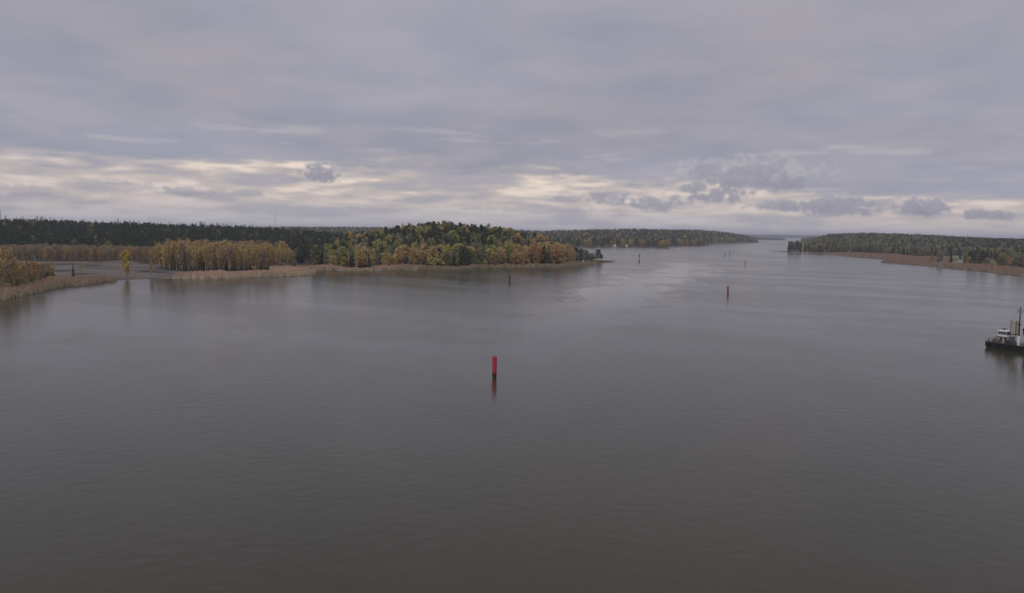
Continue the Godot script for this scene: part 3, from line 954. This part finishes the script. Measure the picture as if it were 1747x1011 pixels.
func work_barge() -> void:
	# local x runs along the hull from the corner nearest the open water, z across it
	var t := thing("work_barge", "black-hulled work barge with white wheelhouse, crane mast and pale deck tank", "barge", Vector3(122.6, 0, -206.6), -atan2(0.905, 0.425))
	var L := 26.0
	var B := 6.0
	clear_mesh()
	var prof := [[0.9, -0.6], [0.0, 0.5], [0.0, 1.55]]
	for k in 2:
		var x0: float = prof[k][0]; var y0: float = prof[k][1]; var x1: float = prof[k + 1][0]; var y1: float = prof[k + 1][1]
		quad(Vector3(x0, y0, 0), Vector3(x1, y1, 0), Vector3(L - x1, y1, 0), Vector3(L - x0, y0, 0), Color.WHITE)
		quad(Vector3(x0, y0, -B), Vector3(x1, y1, -B), Vector3(L - x1, y1, -B), Vector3(L - x0, y0, -B), Color.WHITE)
		quad(Vector3(x0, y0, 0), Vector3(x1, y1, 0), Vector3(x1, y1, -B), Vector3(x0, y0, -B), Color.WHITE)
		quad(Vector3(L - x0, y0, 0), Vector3(L - x1, y1, 0), Vector3(L - x1, y1, -B), Vector3(L - x0, y0, -B), Color.WHITE)
	part("hull", commit(), MAT.black_hull, t)
	clear_mesh(); quad(Vector3(0, 1.5, 0), Vector3(L, 1.5, 0), Vector3(L, 1.5, -B), Vector3(0, 1.5, -B), Color.WHITE)
	part("deck", commit(), MAT.rust, t)
	clear_mesh()
	for z in [0.06, -B - 0.06]:
		box(Vector3(L * 0.5, 1.36, z), Vector3(L, 0.16, 0.14))
	for x in [-0.06, L + 0.06]:
		box(Vector3(x, 1.36, -B * 0.5), Vector3(0.14, 0.16, B))
	part("rubbing_strake", commit(), MAT.black_hull, t)
	for x in [0.8, 3.4, 6.0, 8.6, 11.2, 14.4, 18.0, 22.0]:
		var ring := TorusMesh.new()
		ring.inner_radius = 0.28; ring.outer_radius = 0.52; ring.rings = 16; ring.ring_segments = 8
		var o := part("tyre_fender", ring, MAT.rubber, t)
		o.position = Vector3(x, 0.85, 0.26)
		o.rotation.x = PI / 2
	clear_mesh()
	for x in [0.15, 0.9, 1.7]:
		for z in [-0.15, -B + 0.15]:
			tube(Vector3(x, 1.5, z), Vector3(x, 2.55, z), 0.04, 0.04, 5, Color.WHITE)
	for y in [2.05, 2.55]:
		for z in [-0.15, -B + 0.15]:
			tube(Vector3(0.15, y, z), Vector3(1.7, y, z), 0.035, 0.035, 5, Color.WHITE)
		tube(Vector3(0.15, y, -0.15), Vector3(0.15, y, -B + 0.15), 0.035, 0.035, 5, Color.WHITE)
	for x in [2.9, 4.1, 5.3, 6.5, 7.7, 9.5, 11.5, 13.5]:
		tube(Vector3(x, 1.5, -0.12), Vector3(x, 2.45, -0.12), 0.03, 0.03, 5, Color.WHITE)
	for y in [2.0, 2.45]:
		tube(Vector3(1.7, y, -0.12), Vector3(13.5, y, -0.12), 0.025, 0.025, 5, Color.WHITE)
	part("railing", commit(), MAT.grey_metal, t)
	clear_mesh()
	for k in 5:
		tube(Vector3(6.6, 1.6 + 0.09 * k, -1.3 - 0.05 * k), Vector3(7.6, 1.6 + 0.09 * k, -1.3), 0.09, 0.09, 6, Color.WHITE)
	part("hose_bundle", commit(), MAT.rubber, t)
	for q in [[0.5, -0.6], [0.5, -B + 0.6], [7.2, -0.5]]:
		clear_mesh(); lathe([[0.16, 1.5], [0.16, 1.95], [0.26, 2.0], [0.26, 2.1], [0.0, 2.12]], 10)
		var o := part("bollard", commit(), MAT.dark_metal, t); o.position = Vector3(q[0], 0, q[1])
	# winch on the fore deck
	clear_mesh(); box(Vector3(0.9, 1.7, -3.4), Vector3(0.9, 0.4, 1.5)); tube(Vector3(0.9, 2.15, -4.1), Vector3(0.9, 2.15, -2.7), 0.38, 0.38, 12, Color.WHITE, true)
	part("winch", commit(), MAT.dark_metal, t)
	clear_mesh(); box(Vector3(2.3, 1.95, -0.9), Vector3(1.5, 0.9, 1.0))
	part("deck_locker", commit(), MAT.red_box, t)
	# deckhouse and wheelhouse
	clear_mesh(); box(Vector3(3.3, 2.25, -3.0), Vector3(3.0, 1.5, 2.6))
	part("deckhouse", commit(), MAT.cream, t)
	clear_mesh(); box(Vector3(3.3, 3.06, -3.0), Vector3(3.3, 0.12, 2.9))
	part("deckhouse_roof", commit(), MAT.grey_metal, t)
	clear_mesh(); box(Vector3(3.0, 3.75, -2.9), Vector3(2.1, 1.3, 1.9))
	var wh := part("wheelhouse", commit(), MAT.white_wall, t)
	for z in [-1.93, -3.87]:
		for x in [2.35, 3.0, 3.65]:
			clear_mesh(); box(Vector3(x, 3.9, z), Vector3(0.5, 0.6, 0.05)); part("window", commit(), MAT.window, wh)
	for x in [1.93, 4.07]:
		for z in [-3.5, -2.9, -2.3]:
			clear_mesh(); box(Vector3(x, 3.9, z), Vector3(0.05, 0.6, 0.48)); part("window", commit(), MAT.window, wh)
	clear_mesh(); box(Vector3(3.0, 4.47, -2.9), Vector3(2.5, 0.13, 2.3))
	part("wheelhouse_roof", commit(), MAT.white_wall, t)
	clear_mesh(); box(Vector3(2.9, 4.95, -2.9), Vector3(0.24, 0.25, 1.5)); tube(Vector3(2.9, 4.5, -2.9), Vector3(2.9, 4.9, -2.9), 0.08, 0.08, 6, Color.WHITE)
	part("radar", commit(), MAT.dark_metal, t)
	for x in [3.0, 4.2]:
		clear_mesh(); box(Vector3(x, 2.2, -1.67), Vector3(0.62, 1.3, 0.06)); part("door", commit(), MAT.dark_metal, t)
	for x in [5.0, 5.65, 6.3]:
		clear_mesh(); lathe([[0.28, 1.5], [0.28, 2.35], [0.0, 2.36]], 12)
		var o := part("drum", commit(), MAT.dark_metal, t); o.position = Vector3(x, 0, -0.7)
	# pale tank tower in its dark frame
	clear_mesh(); box(Vector3(5.4, 5.6, -3.2), Vector3(1.15, 3.4, 1.0))
	part("tank", commit(), MAT.cream, t)
	clear_mesh()
	for sx in [-0.65, 0.65]:
		for sz in [-0.58, 0.58]:
			tube(Vector3(5.4 + sx, 1.5, -3.2 + sz), Vector3(5.4 + sx, 7.5, -3.2 + sz), 0.06, 0.06, 5, Color.WHITE)
	box(Vector3(5.4, 3.8, -3.2), Vector3(1.4, 0.14, 1.3))
	part("tank_frame", commit(), MAT.dark_metal, t)
	clear_mesh(); box(Vector3(5.6, 1.95, -2.0), Vector3(1.5, 0.9, 1.0)); box(Vector3(5.6, 2.75, -2.0), Vector3(0.8, 0.7, 0.7))
	part("generator", commit(), MAT.green_metal, t)
	# white spud legs
	for q in [[8.0, -0.9], [9.4, -B + 0.9]]:
		clear_mesh(); tube(Vector3(q[0], -1.4, q[1]), Vector3(q[0], 3.8, q[1]), 0.3, 0.3, 14, Color.WHITE, true)
		part("spud_leg", commit(), MAT.white_wall, t)
	# mast with crosstrees
	clear_mesh(); tube(Vector3(7.2, 1.5, -2.2), Vector3(7.2, 11.0, -2.2), 0.2, 0.09, 8, Color.WHITE, true)
	var mast := part("mast", commit(), MAT.dark_metal, t)
	clear_mesh()
	box(Vector3(7.2, 10.0, -2.2), Vector3(1.5, 0.1, 0.1)); box(Vector3(7.2, 8.2, -2.2), Vector3(0.1, 0.1, 1.2)); box(Vector3(7.2, 6.6, -2.2), Vector3(0.6, 0.3, 0.45))
	for s in [-0.7, 0.7]:
		tube(Vector3(7.2, 9.1, -2.2), Vector3(7.2 + s, 10.0, -2.2), 0.04, 0.04, 4, Color.WHITE)
	part("crosstree", commit(), MAT.dark_metal, mast)
	for q in [[0.5, -0.4], [0.5, -5.6], [20.0, -0.4], [20.0, -5.6]]:
		clear_mesh(); tube(Vector3(7.2, 10.8, -2.2), Vector3(q[0], 1.6, q[1]), 0.014, 0.014, 3, Color.WHITE)
		part("stay", commit(), MAT.dark_metal, mast)
	# crane on a pedestal, boom folded over the stern
	clear_mesh(); lathe([[0.9, 1.5], [0.7, 2.0], [0.65, 3.9], [1.0, 4.0], [1.0, 4.4], [0.0, 4.42]], 14)
	var ped := part("crane_pedestal", commit(), MAT.dark_metal, t); ped.position = Vector3(9.0, 0, -2.9)
	clear_mesh(); box(Vector3(9.0, 5.1, -2.9), Vector3(1.5, 1.4, 1.6))
	var cab := part("crane_cab", commit(), MAT.dark_metal, t)
	clear_mesh(); box(Vector3(8.23, 5.3, -2.9), Vector3(0.06, 0.8, 1.2)); part("window", commit(), MAT.window, cab)
	clear_mesh(); tube(Vector3(8.0, 5.2, -2.6), Vector3(14.5, 10.2, -2.6), 0.4, 0.28, 6, Color.WHITE, true)
	var boom := part("crane_boom", commit(), MAT.dark_metal, t)
	clear_mesh(); tube(Vector3(14.5, 10.2, -2.6), Vector3(18.4, 6.0, -2.6), 0.3, 0.2, 6, Color.WHITE, true)
	part("crane_jib", commit(), MAT.dark_metal, boom)
	clear_mesh(); tube(Vector3(9.0, 4.8, -2.2), Vector3(11.6, 7.7, -2.4), 0.13, 0.11, 6, Color.WHITE, true)
	part("crane_ram", commit(), MAT.grey_metal, boom)

# ------------------------------------------------------------------ build
func _ready() -> void:
	# camera: on a bridge deck 28 m over the water, tipped 4.6 degrees down, a little out of level
	var cam := Camera3D.new()
	cam.name = "camera"
	cam.fov = 40.479
	cam.near = 0.5
	cam.far = 90000.0
	cam.transform = Transform3D(Basis(Vector3.RIGHT, deg_to_rad(-4.587)) * Basis(Vector3.BACK, deg_to_rad(0.8)), Vector3(0, 28, 0))
	add_child(cam)
	cam.current = true
	# sky
	var env := Environment.new()
	env.background_mode = Environment.BG_SKY
	env.tonemap_mode = Environment.TONE_MAPPER_LINEAR
	env.tonemap_exposure = 1.0
	var pan := PanoramaSkyMaterial.new()
	pan.panorama = make_sky()
	var sky := Sky.new()
	sky.sky_material = pan
	env.sky = sky
	env.sdfgi_enabled = true
	env.ssao_enabled = true
	env.ssil_enabled = true
	env.fog_enabled = true
	env.fog_density = 0.00009
	env.fog_light_color = Color(0.86, 0.88, 0.95)
	var we := WorldEnvironment.new()
	we.name = "environment"
	we.environment = env
	add_child(we)
	# sun behind the cloud deck
	var sun := DirectionalLight3D.new()
	sun.name = "sun"
	sun.light_energy = 0.5
	sun.light_angular_distance = 40.0
	sun.light_color = Color(1.0, 0.96, 0.91)
	sun.shadow_enabled = true
	sun.rotation_degrees = Vector3(-60, -25, 0)
	add_child(sun)
	print("sky done")
	# materials
	terrain_noise.seed = 14; terrain_noise.frequency = 0.012; terrain_noise.fractal_octaves = 4
	MAT.bark = tinted(Color.WHITE)
	MAT.leaf = tinted(Color.WHITE)
	for k in LEAF:
		MAT["leaf " + k] = tinted(LEAF[k])
	MAT.ground = tinted(Color.WHITE)
	MAT.algae = plain(Color(0.035, 0.02, 0.016), 0.7)
	MAT.red_paint = plain(Color(0.4, 0.034, 0.062), 0.45)
	MAT.green_paint = plain(Color(0.012, 0.05, 0.035), 0.45)
	MAT.dark_metal = plain(Color(0.022, 0.022, 0.024), 0.55)
	MAT.grey_metal = plain(Color(0.2, 0.2, 0.21), 0.5)
	MAT.green_metal = plain(Color(0.06, 0.1, 0.085), 0.6)
	MAT.black_hull = plain(Color(0.014, 0.014, 0.015), 0.5)
	MAT.rubber = plain(Color(0.012, 0.012, 0.012), 0.9)
	MAT.rust = plain(Color(0.1, 0.075, 0.06), 0.85)
	MAT.red_box = plain(Color(0.15, 0.088, 0.085), 0.7)
	MAT.cream = plain(Color(0.4, 0.38, 0.33), 0.6)
	MAT.white_wall = plain(Color(0.72, 0.72, 0.72), 0.6)
	MAT.window = plain(Color(0.02, 0.025, 0.035), 0.08)
	MAT.wood = tinted(Color(0.1, 0.085, 0.07))
	MAT.mast = plain(Color(0.2, 0.19, 0.19), 0.6)
	MAT.dark_roof = plain(Color(0.06, 0.05, 0.05), 0.8)
	# water and land
	make_water()
	make_land("terrain_west", MAINLAND, -1150, 130, -1320, -230, 5.0, MAT.ground)
	make_land("terrain_north", FARLAND, -2600, 1080, -4200, -1260, 40.0, MAT.ground, true)
	make_land("terrain_east", EASTLAND, 370, 2600, -4500, -420, 10.0, MAT.ground)
	print("land done")
	make_shapes()
	make_woods()
	make_single_trees()
	plant_all()
	print("trees done")
	rng.seed = 51
	MAT["reed mesh 0"] = reed_mesh(26)
	MAT["reed mesh 1"] = reed_mesh(26)
	reed_bed("tan reeds fringing the near shore below the grove", poly([[-245, -250], [-180, -290], [-195, -405], [-204, -416], [-232, -412], [-228, -380], [-225, -300]]), MAINLAND, -3.0, 9.0, 1.0, Color(0.43, 0.365, 0.275))
	reed_bed("pale tan reed bed along the low spit", poly([[-186, -432], [-120, -420], [-110, -500], [-128, -545], [-160, -552], [-160, -500], [-178, -462]]), MAINLAND, -3.0, 17.0, 1.0, Color(0.6, 0.51, 0.385))
	reed_bed("narrow tan reeds under the wooded headland", poly([[-160, -570], [-140, -550], [-100, -530], [-70, -560], [-66, -590], [-80, -595], [-130, -575]]), MAINLAND, -3.0, 8.0, 1.0, Color(0.52, 0.44, 0.33))
	reed_bed("thin olive sedge along the stony headland bank", poly([[-95, -575], [-60, -555], [-40, -565], [10, -625], [45, -635], [66, -690], [84, -745], [60, -730], [30, -670], [-40, -605], [-80, -595]]), MAINLAND, -2.0, 4.0, 1.0, Color(0.37, 0.32, 0.225))
	reed_bed("broad red-brown reed beds along the east bank", poly([[470, -1270], [455, -1000], [380, -900], [375, -560], [440, -560], [452, -760], [460, -880], [540, -960], [560, -1100], [585, -1260], [520, -1290]]), EASTLAND, -3.5, 70.0, 1.7, Color(0.36, 0.295, 0.235))
	print("reeds done")
	# sea marks
	spar_buoy("large red spar buoy alone in the open water", Vector3(-3.2, 0, -154.5), 4.1, 0.44, MAT.red_paint)
	spar_buoy("smaller-looking red spar buoy out in the fairway", Vector3(102, 0, -379), 4.0, 0.42, MAT.red_paint, 0.02)
	spar_buoy("dark green spar buoy off the wooded headland", Vector3(-1.4, 0, -443), 4.0, 0.42, MAT.green_paint)
	spar_buoy("dark green spar buoy beyond the headland tip", Vector3(125, 0, -794), 2.7, 0.55, MAT.green_paint)
	spar_buoy("far dark green spar buoy towards the white boathouses", Vector3(154, 0, -976), 3.3, 0.6, MAT.green_paint)
	spar_buoy("faint dull red spar buoy off the east bank reeds", Vector3(219, 0, -757), 4.2, 0.32, MAT.algae)
	spar_buoy("thin dark spar of the distant fairway pair, nearer one", Vector3(279, 0, -1058), 3.8, 0.42, MAT.algae)
	spar_buoy("thin dark spar of the distant fairway pair, farther one", Vector3(312, 0, -1157), 4.0, 0.45, MAT.algae)
	# shore works
	jetty("dark timber jetty running out from the headland tip", Vector3(80, 0, -762), Vector3(101, 0, -803), 3.0)
	jetty("low dark jetty off the east bank point", Vector3(482, 0, -1394), Vector3(456, 0, -1428), 2.5)
	var pole := thing("flagpole", "thin pale flagpole at the headland jetty", "flagpole", Vector3(96.5, 0, -800))
	clear_mesh(); tube(Vector3(0, -1, 0), Vector3(0, 9.0, 0), 0.12, 0.07, 7, Color.WHITE, true); part("pole", commit(), MAT.grey_metal, pole)
	clear_mesh(); lathe([[0.0, 8.95], [0.14, 9.05], [0.0, 9.2]], 8); part("finial", commit(), MAT.grey_metal, pole)
	var board := thing("daymark_board", "small white board on posts by the headland shore", "sign", ground_at(65, -737, MAINLAND), 0.0)
	clear_mesh(); box(Vector3(0, 1.7, 0), Vector3(2.2, 1.4, 0.12)); part("board", commit(), MAT.white_wall, board)
	for s in [-0.8, 0.8]:
		clear_mesh(); tube(Vector3(s, -0.2, -0.12), Vector3(s, 2.4, -0.12), 0.06, 0.06, 6, Color.WHITE, true); part("post", commit(), MAT.wood, board)
	boathouse("white boathouse on the far shore below the dark spruces", ground_at(212, -1680, FARLAND) + Vector3(0, 0.3, 0), 0.2, 5.5, 7.0, 3.4)
	boathouse("white boathouse on the far shore under orange birches", ground_at(240, -1697, FARLAND) + Vector3(0, 0.3, 0), -0.3, 5.0, 6.0, 3.0)
	boathouse("small grey shed half hidden between spit and headland", ground_at(-160, -590, MAINLAND), 0.5, 4.5, 5.0, 2.4, MAT.grey_metal)
	radio_mast("tall lattice radio mast beyond the dark conifer hill", Vector3(-940, 8, -1480), 48.0, 1.0)
	radio_mast("distant lattice radio mast over the low ridge", Vector3(-840, 10, -2850), 70.0, 1.6)
	work_barge()
	# far islands at the mouth of the fairway
	rng.seed = 66
	for q in [["wooded island low on the horizon at the fairway mouth", 3250.0, -9800.0, 900.0, 220.0, 34.0], ["long wooded island behind the fairway mouth", 4300.0, -11800.0, 1500.0, 300.0, 40.0], ["small dark islet before the fairway mouth", 1640.0, -5250.0, 120.0, 60.0, 13.0]]:
		clear_mesh()
		var nr := 10
		var ns := 96
		for j in nr + 1:
			for i in ns:
				var g := TAU * i / ns
				var s := 1.0 - j / float(nr)
				var wob := 1.0 + 0.12 * sin(g * 3.0 + q[1]) + 0.06 * sin(g * 7.0)
				var crest := terrain_noise.get_noise_2d(cos(g) * s * 160.0 + q[1], sin(g) * s * 160.0)
				var p := Vector3(q[1] + cos(g) * q[3] * s * wob, 0, q[2] + sin(g) * q[4] * s * wob)
				p.y = -1.0 if j == 0 else q[5] * (0.38 + 0.62 * sqrt(1.0 - s * s)) * (1.0 + 0.25 * crest) + rng.randf_range(-1.5, 1.5)
				V.append(p); N.append(Vector3(cos(g) * s, 0.6, sin(g) * s).normalized()); C.append(Color(0.05, 0.058, 0.04) * rng.randf_range(0.75, 1.3))
		for j in nr:
			for i in ns:
				var a := j * ns + i
				var b := j * ns + (i + 1) % ns
				for k in [a, b, a + ns, b, b + ns, a + ns]:
					I.append(k)
		var o := part(numbered("wooded_island"), commit(), MAT.ground, self)
		o.set_meta("kind", "structure")
		tag(o, q[0], "island")
	print("all done")
